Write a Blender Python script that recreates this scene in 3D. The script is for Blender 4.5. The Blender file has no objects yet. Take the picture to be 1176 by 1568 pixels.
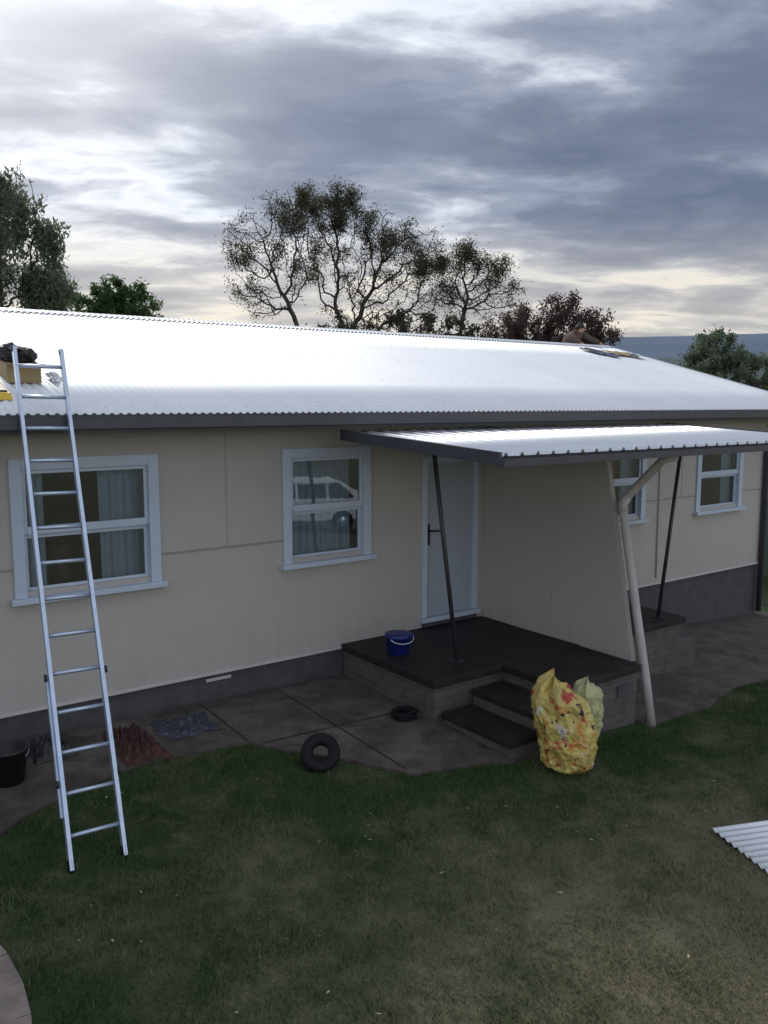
import bpy, bmesh, math, random
import numpy as np
from mathutils import Vector, Matrix, noise as mnoise
random.seed(7); rng=np.random.default_rng(7)
scene=bpy.context.scene
COL=scene.collection

# ------------------------------------------------------------ helpers
def link(o,parent=None):
    COL.objects.link(o)
    if parent is not None: o.parent=parent
    return o
def empty(name,loc=(0,0,0)):
    o=bpy.data.objects.new(name,None); o.location=loc; o.empty_display_size=.2
    return link(o)
def mesh_obj(name,verts,faces,mat,parent=None,smooth=False):
    me=bpy.data.meshes.new(name); me.from_pydata([tuple(v) for v in verts],[],[tuple(f) for f in faces]); me.update()
    if mat: me.materials.append(mat)
    if smooth: me.polygons.foreach_set('use_smooth',[True]*len(me.polygons))
    return link(bpy.data.objects.new(name,me),parent)
def np_mesh(name,V,F,mat,parent=None,smooth=False,attr=None):
    V=np.asarray(V,dtype=np.float32);F=np.asarray(F,dtype=np.int32)
    k=F.shape[1];me=bpy.data.meshes.new(name)
    me.vertices.add(len(V));me.vertices.foreach_set('co',V.ravel())
    me.loops.add(F.size);me.loops.foreach_set('vertex_index',F.ravel())
    me.polygons.add(len(F));me.polygons.foreach_set('loop_start',np.arange(0,F.size,k,dtype=np.int32))
    me.polygons.foreach_set('loop_total',np.full(len(F),k,dtype=np.int32))
    if smooth: me.polygons.foreach_set('use_smooth',np.ones(len(F),dtype=bool))
    me.update(calc_edges=True)
    if attr is not None:
        a=me.attributes.new('tone','FLOAT','POINT');a.data.foreach_set('value',np.asarray(attr,dtype=np.float32))
    if mat: me.materials.append(mat)
    return link(bpy.data.objects.new(name,me),parent)
def boxdata(x0,x1,y0,y1,z0,z1):
    v=[(x0,y0,z0),(x1,y0,z0),(x1,y1,z0),(x0,y1,z0),(x0,y0,z1),(x1,y0,z1),(x1,y1,z1),(x0,y1,z1)]
    f=[(0,3,2,1),(4,5,6,7),(0,1,5,4),(1,2,6,5),(2,3,7,6),(3,0,4,7)]
    return v,f
def boxes(name,L,mat,parent=None,bevel=0):
    V=[];F=[]
    for b in L:
        v,f=boxdata(*b);n=len(V);V+=v;F+=[tuple(i+n for i in q) for q in f]
    o=mesh_obj(name,V,F,mat,parent)
    if bevel:
        m=o.modifiers.new('b','BEVEL');m.width=bevel;m.segments=2
    return o
def tube(name,pts,rad,mat,parent=None,seg=10,closed=False):
    pts=[Vector(p) for p in pts];n=len(pts)
    rads=rad if isinstance(rad,(list,tuple)) else [rad]*n
    V=[];F=[];pn=None
    for i,p in enumerate(pts):
        a=pts[(i-1)%n] if (closed or i>0) else p
        b=pts[(i+1)%n] if (closed or i<n-1) else p
        t=(b-a).normalized()
        if pn is None:
            pn=t.orthogonal().normalized()
        pn=(pn-t*pn.dot(t)).normalized();bn=t.cross(pn)
        for k in range(seg):
            an=2*math.pi*k/seg;V.append(p+(pn*math.cos(an)+bn*math.sin(an))*rads[i])
    m=n if closed else n-1
    for i in range(m):
        j=(i+1)%n
        for k in range(seg):
            k2=(k+1)%seg;F.append((i*seg+k,i*seg+k2,j*seg+k2,j*seg+k))
    if not closed:
        F.append(tuple(range(seg-1,-1,-1)));F.append(tuple((n-1)*seg+k for k in range(seg)))
    return mesh_obj(name,V,F,mat,parent,True)
def lathe(name,prof,mat,parent,loc,seg=32,sx=1,sy=1):
    V=[];F=[]
    for r,z in prof:
        for k in range(seg):
            a=2*math.pi*k/seg;V.append((loc[0]+r*math.cos(a)*sx,loc[1]+r*math.sin(a)*sy,loc[2]+z))
    for i in range(len(prof)-1):
        for k in range(seg):
            k2=(k+1)%seg;F.append((i*seg+k,i*seg+k2,(i+1)*seg+k2,(i+1)*seg+k))
    return mesh_obj(name,V,F,mat,parent,True)

class NT:
    def __init__(s,nt): s.nt=nt
    def n(s,t,**kw):
        nd=s.nt.nodes.new(t)
        for k,v in kw.items():
            if k.startswith('i_'):
                key=k[2:]; key=int(key) if key.isdigit() else key.replace('_',' ')
                s.set(nd.inputs[key],v)
            else: setattr(nd,k,v)
        return nd
    def set(s,inp,v):
        if isinstance(v,bpy.types.NodeSocket): s.nt.links.new(v,inp)
        else: inp.default_value=v
    def math(s,op,a,b=None,c=None,clamp=False):
        nd=s.nt.nodes.new('ShaderNodeMath');nd.operation=op;nd.use_clamp=clamp
        s.set(nd.inputs[0],a)
        if b is not None: s.set(nd.inputs[1],b)
        if c is not None: s.set(nd.inputs[2],c)
        return nd.outputs[0]
    def mix(s,fac,a,b,mode='MIX'):
        nd=s.nt.nodes.new('ShaderNodeMix');nd.data_type='RGBA';nd.blend_type=mode
        s.set(nd.inputs[0],fac);s.set(nd.inputs[6],a);s.set(nd.inputs[7],b);return nd.outputs[2]
    def ramp(s,fac,stops):
        nd=s.nt.nodes.new('ShaderNodeValToRGB');s.set(nd.inputs[0],fac);cr=nd.color_ramp
        while len(cr.elements)<len(stops): cr.elements.new(.5)
        for e,(p,c) in zip(cr.elements,stops):
            e.position=p;e.color=c if len(c)==4 else (*c,1)
        return nd.outputs[0]
    def noise(s,vec,scale,detail=4,rough=.5,dist=0):
        nd=s.nt.nodes.new('ShaderNodeTexNoise');
        if vec is not None: s.set(nd.inputs['Vector'],vec)
        nd.inputs['Scale'].default_value=scale;nd.inputs['Detail'].default_value=detail
        nd.inputs['Roughness'].default_value=rough;nd.inputs['Distortion'].default_value=dist
        return nd.outputs[0]
def c4(c): return (c[0],c[1],c[2],1)
def mat(name,col,rough=.6,var=.15,scale=3,bump=0,bscale=60,metal=0,col2=None,spec=.5,trans=0,builder=None):
    m=bpy.data.materials.new(name);m.use_nodes=True;nt=NT(m.node_tree);p=m.node_tree.nodes['Principled BSDF']
    pos=nt.n('ShaderNodeNewGeometry').outputs['Position']
    n1=nt.noise(pos,scale,4,.6)
    f=nt.ramp(n1,[(.3,(0,0,0)),(.7,(1,1,1))])
    a=c4(tuple(x*(1-var) for x in col)); b=c4(col2) if col2 else c4(tuple(min(1,x*(1+var)) for x in col))
    c=nt.mix(f,a,b)
    if builder: c=builder(nt,pos,c,p)
    nt.set(p.inputs['Base Color'],c)
    p.inputs['Roughness'].default_value=rough;p.inputs['Metallic'].default_value=metal
    p.inputs['Specular IOR Level'].default_value=spec
    if bump:
        bn=nt.n('ShaderNodeBump');bn.inputs['Strength'].default_value=bump;bn.inputs['Distance'].default_value=.01
        nt.set(bn.inputs['Height'],nt.noise(pos,bscale,4,.6));nt.set(p.inputs['Normal'],bn.outputs[0])
    return m

# ------------------------------------------------------------ terrain height
def g(x,y):
    z=-.28-.016*(max(x,-3)-1.5) if x<5 else -.336-.068*(min(x,16)-5)
    return z-.05*min(4,max(0,-y-.3))
def gnp(x,y):
    z=np.where(x<5,-.28-.016*(np.maximum(x,-3)-1.5),-.336-.068*(np.minimum(x,16)-5))
    return z-.05*np.clip(-y-.3,0,4)

# ------------------------------------------------------------ materials
def wallB(nt,pos,c,p):
    sx=nt.n('ShaderNodeSeparateXYZ',i_0=pos)
    mp=nt.n('ShaderNodeMapping',i_0=pos);mp.inputs['Scale'].default_value=(3,3,.35)
    st=nt.noise(mp.outputs[0],2.2,5,.65)
    d=nt.math('MULTIPLY',nt.math('SUBTRACT',.55,sx.outputs[2],clamp=True),nt.ramp(st,[(.4,(0,0,0)),(.7,(1,1,1))]))
    c=nt.mix(nt.math('MULTIPLY',d,.5),c,(.25,.23,.20,1))
    return nt.mix(nt.math('MULTIPLY',nt.ramp(st,[(.45,(0,0,0)),(.75,(1,1,1))]),.10),c,(.29,.27,.25,1))
M={}
M['wall']=mat('cream_fibro',(.415,.40,.375),.75,.04,1.2,.08,90,builder=wallB)
M['joint']=mat('joint_strip',(.38,.365,.34),.7,.05,2)
M['trim']=mat('cream_trim',(.50,.485,.46),.6,.05,2)
M['jointd']=mat('joint_dark_strip',(.27,.26,.24),.7,.05,2)  # darker tone for the cover strips and sheet nails
M['white']=mat('pale_blue_white_paint',(.46,.54,.64),.45,.05,6,.05,80)
M['door']=mat('door_paint',(.34,.39,.44),.45,.04,3,.04,60)
M['gutter']=mat('dark_gutter',(.050,.055,.068),.4,.15,4)
M['soffit']=mat('soffit',(.30,.29,.28),.8,.06,2)
def brickB(mort,bs=.35):
    def f(nt,pos,c,p):
        sx=nt.n('ShaderNodeSeparateXYZ',i_0=pos)
        cb=nt.n('ShaderNodeCombineXYZ');nt.set(cb.inputs[0],nt.math('ADD',sx.outputs[0],sx.outputs[1]));nt.set(cb.inputs[1],sx.outputs[2])
        b=nt.n('ShaderNodeTexBrick',i_Vector=cb.outputs[0]);b.inputs['Scale'].default_value=1
        b.inputs['Brick Width'].default_value=.24;b.inputs['Row Height'].default_value=.086;b.inputs['Mortar Size'].default_value=.005
        b.inputs['Color1'].default_value=(.90,.90,.90,1);b.inputs['Color2'].default_value=(1,1,1,1);b.inputs['Mortar'].default_value=(mort,mort,mort,1)
        bp=nt.n('ShaderNodeBump');bp.inputs['Strength'].default_value=bs;bp.inputs['Distance'].default_value=.006;bp.invert=True
        nt.set(bp.inputs['Height'],b.outputs['Fac']);nt.set(p.inputs['Normal'],bp.outputs[0])
        n=nt.noise(pos,7,5,.7)
        c=nt.mix(nt.math('MULTIPLY',nt.ramp(n,[(.5,(0,0,0)),(.75,(1,1,1))]),.45),c,(.05,.043,.038,1))
        return nt.mix(1,c,b.outputs['Color'],'MULTIPLY')
    return f
M['base']=mat('painted_brick_base',(.070,.070,.077),.8,.2,5,builder=brickB(.90))
M['stepbrick']=mat('painted_brick_step',(.105,.093,.088),.8,.2,5,builder=brickB(.66,.7))
M['deck']=mat('brown_painted_concrete',(.022,.017,.018),.6,.35,3,.15,50,spec=.3)
def concB(nt,pos,c,p):
    n=nt.noise(pos,3.2,7,.7,.5);n2=nt.noise(pos,28,4,.7);sx=nt.n('ShaderNodeSeparateXYZ',i_0=pos)
    west=nt.math('MULTIPLY_ADD',sx.outputs[0],-.16,.42,clamp=True)
    f=nt.math('ADD',nt.ramp(n,[(.42,(0,0,0)),(.68,(1,1,1))]),nt.math('MULTIPLY',west,1.6),clamp=True)
    c=nt.mix(f,c,(.040,.034,.028,1))
    return nt.mix(nt.math('MULTIPLY',nt.ramp(n2,[(.55,(0,0,0)),(.7,(1,1,1))]),.4),c,(.035,.03,.022,1))
M['conc']=mat('dirty_concrete',(.105,.088,.076),.9,.35,2.2,.35,40,builder=concB)
M['groove']=mat('slab_joint',(.022,.020,.016),.95,.2,5)
def roofB(nt,pos,c,p):
    mp=nt.n('ShaderNodeMapping',i_0=pos);mp.inputs['Scale'].default_value=(1.3,.25,1)
    f=nt.noise(mp.outputs[0],3,4,.6)
    nt.set(p.inputs['Roughness'],nt.math('MULTIPLY_ADD',f,.15,.42))
    sx=nt.n('ShaderNodeSeparateXYZ',i_0=pos)
    sh=nt.math('FLOOR',nt.math('DIVIDE',sx.outputs[0],.762));wn=nt.n('ShaderNodeTexWhiteNoise');wn.noise_dimensions='1D';nt.set(wn.inputs['W'],sh)
    return nt.mix(nt.math('MULTIPLY',wn.outputs['Value'],.4),c,(.72,.75,.79,1))
M['roof']=mat('white_steel_roofing',(.84,.86,.88),.38,.03,.8,metal=.08,builder=roofB)
M['canopyroof']=mat('canopy_steel',(.68,.71,.75),.36,.04,.8,metal=.3)
M['alu']=mat('aluminium',(.50,.58,.70),.38,.1,12,metal=.7)
M['pvc']=mat('pvc_pipe',(.42,.40,.39),.5,.08,5)
M['pole']=mat('dark_steel_pole',(.035,.035,.04),.5,.2,6)
M['black']=mat('black_plastic',(.012,.012,.014),.45,.2,8)
M['rubber']=mat('black_rubber',(.009,.009,.010),.75,.2,20,.3,80,spec=.25)
M['bluep']=mat('blue_plastic',(.010,.020,.16),.35,.1,8)
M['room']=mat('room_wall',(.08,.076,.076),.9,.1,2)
M['curtain']=mat('curtain_cloth',(.36,.42,.47),.9,.08,5)
M['curtred']=mat('red_curtain',(.22,.04,.03),.9,.2,5)
M['cardboard']=mat('cardboard',(.30,.23,.12),.8,.12,6)
M['yellow']=mat('yellow_plastic',(.65,.44,.05),.5,.1,6)
M['tarp']=mat('grey_plastic_sheet',(.04,.045,.065),.35,.5,6,.4,25)
M['net']=mat('red_netting',(.060,.024,.02),.85,.5,18)
M['fence']=mat('green_fence',(.035,.06,.045),.5,.1,3)
M['paver']=mat('sandstone_paver',(.24,.20,.18),.9,.25,6,.4,40)
M['lightsheet']=mat('new_roof_sheet',(.80,.82,.84),.35,.04,3,metal=.3)
M['skin']=mat('skin',(.42,.24,.17),.55,.08,20)
M['shirt']=mat('brown_shirt',(.11,.07,.06),.9,.2,20)
M['trouser']=mat('dark_trousers',(.03,.035,.05),.9,.2,20)
M['hair']=mat('dark_hair',(.02,.015,.012),.7,.2,30)
M['paper']=mat('white_paper',(.70,.71,.73),.7,.05,10)
M['carwhite']=mat('white_car_paint',(.8,.81,.82),.25,.02,2)
M['bark']=mat('bark',(.060,.050,.042),.9,.35,4)

def glass():
    m=bpy.data.materials.new('window_glass');m.use_nodes=True;nt=NT(m.node_tree);m.node_tree.nodes.clear()
    o=nt.n('ShaderNodeOutputMaterial');t=nt.n('ShaderNodeBsdfTransparent');t.inputs[0].default_value=(.74,.82,.87,1)
    gl=nt.n('ShaderNodeBsdfGlossy');gl.inputs['Roughness'].default_value=.012
    gl.inputs[0].default_value=(.88,.95,1,1)
    pos=nt.n('ShaderNodeNewGeometry').outputs['Position']
    bp=nt.n('ShaderNodeBump');bp.inputs['Strength'].default_value=.06;bp.inputs['Distance'].default_value=.01
    nt.set(bp.inputs['Height'],nt.noise(pos,2.4,2,.4));nt.set(gl.inputs['Normal'],bp.outputs[0])
    fr=nt.n('ShaderNodeFresnel');fr.inputs[0].default_value=1.5
    f=nt.math('MULTIPLY_ADD',fr.outputs[0],1.8,.05,clamp=True)
    mx=nt.n('ShaderNodeMixShader');nt.set(mx.inputs[0],f);nt.set(mx.inputs[1],t.outputs[0]);nt.set(mx.inputs[2],gl.outputs[0])
    nt.set(o.inputs[0],mx.outputs[0]);return m
M['glass']=glass()

def leafmat(name,c1,c2,transl=.35):
    m=bpy.data.materials.new(name);m.use_nodes=True;nt=NT(m.node_tree);m.node_tree.nodes.clear()
    o=nt.n('ShaderNodeOutputMaterial');geo=nt.n('ShaderNodeNewGeometry')
    at=nt.n('ShaderNodeAttribute');at.attribute_name='tone'
    big=nt.noise(geo.outputs['Position'],.7,2,.6)
    f=nt.math('ADD',nt.math('MULTIPLY',at.outputs['Fac'],.5),nt.math('MULTIPLY',nt.ramp(big,[(.35,(0,0,0)),(.65,(1,1,1))]),.5))
    c=nt.mix(f,c4(c1),c4(c2))
    d=nt.n('ShaderNodeBsdfDiffuse');nt.set(d.inputs['Color'],c)
    t=nt.n('ShaderNodeBsdfTranslucent');nt.set(t.inputs[0],c)
    mx=nt.n('ShaderNodeMixShader');mx.inputs[0].default_value=transl
    nt.set(mx.inputs[1],d.outputs[0]);nt.set(mx.inputs[2],t.outputs[0]);nt.set(o.inputs[0],mx.outputs[0]);return m

def lawncolor(nt,tone=None):
    pos=nt.n('ShaderNodeNewGeometry').outputs['Position'];sx=nt.n('ShaderNodeSeparateXYZ',i_0=pos)
    n1=nt.noise(pos,.9,5,.62,.4);n2=nt.noise(pos,5,4,.7)
    dist=nt.math('MULTIPLY_ADD',sx.outputs[1],-.34,-1.0)  # dry patches, plus lighter lawn colour standing in for sun past the house shadow
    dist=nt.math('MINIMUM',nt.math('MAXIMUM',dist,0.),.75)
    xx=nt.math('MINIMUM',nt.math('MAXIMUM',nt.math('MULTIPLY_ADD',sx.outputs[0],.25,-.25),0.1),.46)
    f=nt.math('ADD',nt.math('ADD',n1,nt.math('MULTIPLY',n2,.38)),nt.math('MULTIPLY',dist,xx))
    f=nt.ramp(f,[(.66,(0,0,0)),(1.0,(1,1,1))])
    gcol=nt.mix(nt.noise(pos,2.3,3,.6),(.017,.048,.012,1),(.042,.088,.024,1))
    dry_lit=nt.mix(n2,(.14,.145,.08,1),(.28,.25,.17,1))
    c=nt.mix(f,gcol,dry_lit)
    if tone is not None: c=nt.mix(nt.math('MULTIPLY',tone,.5),c,(.14,.18,.08,1))
    return c
def lawnmat(name,blade):
    m=bpy.data.materials.new(name);m.use_nodes=True;nt=NT(m.node_tree);p=m.node_tree.nodes['Principled BSDF']
    tone=None
    if blade:
        at=nt.n('ShaderNodeAttribute');at.attribute_name='tone';tone=at.outputs['Fac']
    c=lawncolor(nt,tone)
    if not blade:
        pos=nt.n('ShaderNodeNewGeometry').outputs['Position']
        c=nt.mix(.3,c,(.06,.05,.036,1))
        bp=nt.n('ShaderNodeBump');bp.inputs['Strength'].default_value=.7;bp.inputs['Distance'].default_value=.03
        nt.set(bp.inputs['Height'],nt.noise(pos,45,5,.7));nt.set(p.inputs['Normal'],bp.outputs[0])
    nt.set(p.inputs['Base Color'],c);p.inputs['Roughness'].default_value=.85;p.inputs['Specular IOR Level'].default_value=.2
    return m
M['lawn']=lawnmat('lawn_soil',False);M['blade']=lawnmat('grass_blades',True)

# ------------------------------------------------------------ ground
xs=np.unique(np.concatenate([[-3000,-1500,-700,-300,-120,-60,-30,-15],np.arange(-8,20,.4),[22,26,32,45,70,120,250,500,1000,2000,3500]]))
ys=np.unique(np.concatenate([[-3000,-1500,-600,-250,-120,-60,-35,-25,-18],np.arange(-14,2,.4),[4,7,12,20,30,50,90,160,300,600,1200,2200,3500]]))
GX,GY=np.meshgrid(xs,ys,indexing='ij')
GZ=gnp(GX,GY)
nx,ny=GX.shape
V=np.stack([GX.ravel(),GY.ravel(),GZ.ravel()],1)
ii,jj=np.meshgrid(np.arange(nx-1),np.arange(ny-1),indexing='ij');a=(ii*ny+jj).ravel()
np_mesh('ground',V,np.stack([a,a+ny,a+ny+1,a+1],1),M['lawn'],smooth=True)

def inside(poly,x,y):
    c=np.zeros(x.shape,bool);n=len(poly)
    for i in range(n):
        x1,y1=poly[i];x2,y2=poly[(i+1)%n]
        if y1==y2: continue
        c^=((y1>y)!=(y2>y))&(x<(x2-x1)*(y-y1)/(y2-y1)+x1)
    return c
PATH_L=[(-3,-1.75),(.2,-1.7),(1.18,-1.57),(1.40,-1.40),(1.61,-1.30),(2.05,-1.10),(2.53,-1.0),(3.0,-1.05),(3.42,-1.09),(3.62,-1.42),(3.9,-1.75),(4.33,-2.38),(4.8,-2.50),(5.28,-2.66),(6.4,-2.62),(6.4,.02),(-3,.02)]
PATH_R=[(7.3,-2.62),(8.5,-2.57),(9.2,-2.35),(9.64,-2.26),(12,-2.3),(19,-2.4),(19,.02),(7.3,.02)]
def slab(name,poly,dz,mat_,parent=None):
    bm=bmesh.new();vs=[bm.verts.new((x,y,0)) for x,y in poly];f=bm.faces.new(vs)
    if f.normal.z<0: f.normal_flip()
    bmesh.ops.triangulate(bm,faces=[f])
    for k in range(3): bmesh.ops.subdivide_edges(bm,edges=[e for e in bm.edges if e.calc_length()>.5],cuts=1,use_grid_fill=False);bmesh.ops.triangulate(bm,faces=bm.faces[:])
    r=bmesh.ops.extrude_face_region(bm,geom=bm.faces[:])
    low=[v for v in r['geom'] if isinstance(v,bmesh.types.BMVert)]
    ls=set(low)
    for v in bm.verts:
        zz=g(v.co.x,v.co.y)
        v.co.z=zz+(dz if v in ls else -.1)
    bmesh.ops.recalc_face_normals(bm,faces=bm.faces[:])
    me=bpy.data.meshes.new(name);bm.to_mesh(me);me.materials.append(mat_);return link(bpy.data.objects.new(name,me),parent)
slab('concrete_path',PATH_L,.03,M['conc'])
cp=bpy.data.objects['concrete_path']
slab('concrete_path.001',PATH_R,.03,M['conc'])
def groove(x0,y0,x1,y1,w=.008):
    d=Vector((x1-x0,y1-y0,0)).normalized();n=Vector((-d.y,d.x,0))*w;pts=[];N=6
    for i in range(N+1):
        t=i/N;x=x0+(x1-x0)*t;y=y0+(y1-y0)*t;z=g(x,y)+.034
        pts+= [(x+n.x,y+n.y,z),(x-n.x,y-n.y,z)]
    mesh_obj('slab_joint',pts,[(2*i,2*i+1,2*i+3,2*i+2) for i in range(N)],M['groove'],cp)
groove(3.42,-1.08,3.42,0);groove(4.29,0,4.33,-2.3);groove(3.5,-1.2,5.2,-1.25)

# ------------------------------------------------------------ house
H=empty('white_roofed_house')
X0,XE=-3.0,14.0
wins={'A':(1.715,3.068,1.006,2.297),'B':(4.434,5.587,1.006,2.297),'C':(9.45,10.66,1.006,2.297),'D':(11.97,13.277,1.006,2.297)}
door=(6.36,7.26,.05,2.14)
ops=[(a+.1,b-.1,c+.1,d-.1) for a,b,c,d in wins.values()]+[(door[0]+.06,door[1]-.06,0.0,door[3]-.06)]
xc=sorted(set([X0,XE]+[o[0] for o in ops]+[o[1] for o in ops]))
L=[]
for a,b in zip(xc[:-1],xc[1:]):
    m=(a+b)/2;op=[o for o in ops if o[0]<m<o[1]]
    if not op: L.append((a,b,0,.1,0,2.6))
    else:
        o=op[0]
        if o[2]>0: L.append((a,b,0,.1,0,o[2]))
        L.append((a,b,0,.1,o[3],2.6))
boxes('front_wall',L,M['wall'],H)
YB=8.83-.55
boxes('end_and_back_walls',[(X0,X0+.1,.1,YB,0,2.6),(XE-.1,XE,.1,YB,0,2.6),(X0,XE,YB,YB+.1,0,2.6)],M['wall'],H)
SL=(3.99-2.70)/(4.138+.55)
yr=4.138
mesh_obj('gable_ends',[(XE,0,2.6),(XE,YB,2.6),(XE,yr,3.93),(X0,0,2.6),(X0,YB,2.6),(X0,yr,3.93)],[(0,1,2),(3,5,4)],M['wall'],H)
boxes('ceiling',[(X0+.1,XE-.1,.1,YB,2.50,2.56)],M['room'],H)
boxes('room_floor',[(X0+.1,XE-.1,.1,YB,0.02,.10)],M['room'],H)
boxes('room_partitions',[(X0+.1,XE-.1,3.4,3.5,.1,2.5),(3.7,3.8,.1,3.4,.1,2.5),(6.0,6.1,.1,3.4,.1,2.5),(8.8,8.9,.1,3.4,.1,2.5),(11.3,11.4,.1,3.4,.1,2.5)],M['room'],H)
def basestrip():
    V=[];F=[];N=40
    for i in range(N+1):
        x=X0+(XE-X0)*i/N;V+=[(x,.03,-1.3),(x,.03,.0)]
    F=[(2*i,2*i+2,2*i+3,2*i+1) for i in range(N)]
    n=len(V);V+=[(XE-.03,.03,-1.3),(XE-.03,YB,-1.3),(XE-.03,YB,0),(XE-.03,.03,0)];F.append((n,n+1,n+2,n+3))
    n=len(V);V+=[(X0+.03,.03,-1.3),(X0+.03,YB,-1.3),(X0+.03,YB,0),(X0+.03,.03,0)];F.append((n+3,n+2,n+1,n))
    mesh_obj('brick_base',V,F,M['base'],H)
basestrip()
boxes('base_trim',[(X0,5.2,-.022,-.002,-.005,.028),(9.5,XE,-.022,-.002,-.005,.028)],M['trim'],H,.004)
boxes('base_vents',[(3.52,3.80,.015,.029,-.08,-.05),(2.2,2.36,.018,.029,-.10,-.08)],M['trim'],H)
zj=1.314
L=[]
def hj(a,b): L.append((a,b,-.008,-.001,zj-.010,zj+.010))
hj(X0,1.715);hj(3.068,4.434);hj(10.66,11.97);hj(13.277,XE-.05)
boxes('cover_strips',L,M['jointd'],H)
L=[]
for x in (3.79,11.03,11.6,8.6,1.3): L.append((x-.010,x+.010,-.005,-.001,zj+.016,2.51))
boxes('vertical_strips',L,M['joint'],H)
L=[]
for xx in np.arange(-2.9,13.9,.30):
    for zz in (zj+.05,zj-.05,2.46,.08):
        if any(a-.05<xx<b+.05 and c_-.02<zz<d_+.05 for a,b,c_,d_ in wins.values()) or (6.3<xx<7.4): continue
        L.append((xx-.004,xx+.004,-.002,.001,zz-.004,zz+.004))
boxes('sheet_nails',L,M['jointd'],H)
boxes('soffit',[(X0-.5,XE+.75,-.52,-.001,2.555,2.575)],M['soffit'],H)
boxes('soffit_trim',[(X0,XE,-.03,-.001,2.515,2.553)],M['joint'],H)
boxes('fascia',[(X0-.5,XE+.75,-.545,-.522,2.52,2.675)],M['gutter'],H)
boxes('gutter',[(X0-.5,XE+.78,-.665,-.66,2.565,2.672),(X0-.5,XE+.78,-.66,-.548,2.565,2.571),(X0-.5,XE+.78,-.672,-.653,2.672,2.682)],M['gutter'],H)
def corr(name,x0,x1,ya,za,yb,zb,pitch,amp,mat_,parent,seg=10,rows=2,trap=False,thick=0):
    n=int((x1-x0)/pitch*seg)+1
    X=x0+np.arange(n)*pitch/seg
    ph=(X-x0)/pitch
    if trap:
        t=ph%1.0
        Z=np.interp(t,[0,.10,.16,.28,.34,1],[0,0,1,1,0,0])*amp
    else: Z=amp*np.sin(2*np.pi*ph)
    V=[]
    for r in range(rows):
        t=r/(rows-1);V.append(np.stack([X,np.full(n,ya+(yb-ya)*t),za+(zb-za)*t+Z],1))
    V=np.concatenate(V);i=np.arange(n-1);F=np.concatenate([np.stack([i+r*n,i+1+r*n,i+1+(r+1)*n,i+(r+1)*n],1) for r in range(rows-1)])
    o=np_mesh(name,V,F,mat_,parent,smooth=not trap)
    m=o.modifiers.new('s','SOLIDIFY');m.thickness=.0015
    return o
XR0,XR1=X0-.5,14.8
corr('roof_front_slope',XR0,XR1,-.60,2.70-.05*SL,yr,3.99,.076,.0095,M['roof'],H,10,5)
corr('roof_back_slope',XR0,XR1,yr,3.99,2*yr+.6,2.70-.05*SL,.076,.0095,M['roof'],H,6,3)
V=[];F=[];n=int((XR1-XR0)/.0095)
for i in range(n):
    x=XR0+i*(XR1-XR0)/(n-1);s=.013*math.sin(2*math.pi*(x-XR0)/.076)
    V+=[(x,yr-.16,3.99-.16*SL+.012+s),(x,yr-.02,4.015),(x,yr+.02,4.015),(x,yr+.16,3.99-.16*SL+.012)]
F=[]
for i in range(n-1):
    for k in range(3): F.append((4*i+k,4*i+4+k,4*i+5+k,4*i+1+k))
mesh_obj('ridge_cap',V,F,M['canopyroof'],H)
L=[]
for yy in (-.42,.75,1.9,3.0,3.9):
    for k in range(int((XR1-XR0)/.228)):
        x=XR0+.019+k*.228;z=2.70+(yy+.55)*SL+.0095
        L.append((x-.005,x+.005,yy-.005,yy+.005,z-.002,z+.005))
boxes('roof_screws',L,M['trim'],H)
for nm,ya,yb in (('barge_board',-.6,yr),('barge_board_back',2*yr+.6,yr)):
    za=2.70-.05*SL
    mesh_obj(nm,[(XR1,ya,za-.16),(XR1,yb,3.99-.16),(XR1,yb,3.99+.02),(XR1,ya,za+.02),(XR1+.025,ya,za-.16),(XR1+.025,yb,3.99-.16),(XR1+.025,yb,4.01),(XR1+.025,ya,za+.02)],
      [(0,1,2,3),(4,7,6,5),(3,2,6,7),(0,4,5,1)],M['canopyroof'],H)

def window(tag,x0,x1,z0,z1,curt):
    W=.105
    L=[(x0,x0+W,-.03,.07,z0,z1),(x1-W,x1,-.03,.07,z0,z1),(x0+W,x1-W,-.03,.07,z1-W,z1)]
    boxes('window_frame_'+tag,L,M['white'],H,.004)
    boxes('window_sill_'+tag,[(x0-.04,x1+.04,-.085,.07,z0-.005,z0+.05)],M['white'],H,.006)
    a,b=x0+W,x1-W;zl=z0+.05;zh=z1-W;zm=(z0+z1)/2
    s=.035
    L=[(a,a+s,.0,.035,zm-.03,zh),(b-s,b,.0,.035,zm-.03,zh),(a+s,b-s,.0,.035,zh-s,zh),(a+s,b-s,-.004,.035,zm-.035,zm+.035),
       (a,a+s,.038,.066,zl,zm-.032),(b-s,b,.038,.066,zl,zm-.032),(a+s,b-s,.038,.066,zl,zl+.075),(a+s,b-s,.038,.066,zm-.075,zm-.037)]
    boxes('window_sashes_'+tag,L,M['white'],H,.003)
    mesh_obj('window_glass_'+tag,[(a+s,.02,zm+.03),(b-s,.02,zm+.03),(b-s,.02,zh-s),(a+s,.02,zh-s),(a+s,.052,zl+.07),(b-s,.052,zl+.07),(b-s,.052,zm-.07),(a+s,.052,zm-.07)],[(0,1,2,3),(4,5,6,7)],M['glass'],H)
    for k,(ca,cb,mt) in enumerate(curt):
        n=max(20,int((cb-ca)/.006));V=[];F=[]
        for i in range(n):
            x=ca+(cb-ca)*i/(n-1);w=.020*math.sin(x*58+math.sin(x*13)*1.6)+.007*math.sin(x*141)
            V+=[(x,.16+w,zl-.15),(x+.01*math.sin(x*9),.16+w*.6,zh+.1)]
        F=[(2*i,2*i+2,2*i+3,2*i+1) for i in range(n-1)]
        mesh_obj('curtain_%s_%d'%(tag,k),V,F,mt,H,True)
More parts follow.
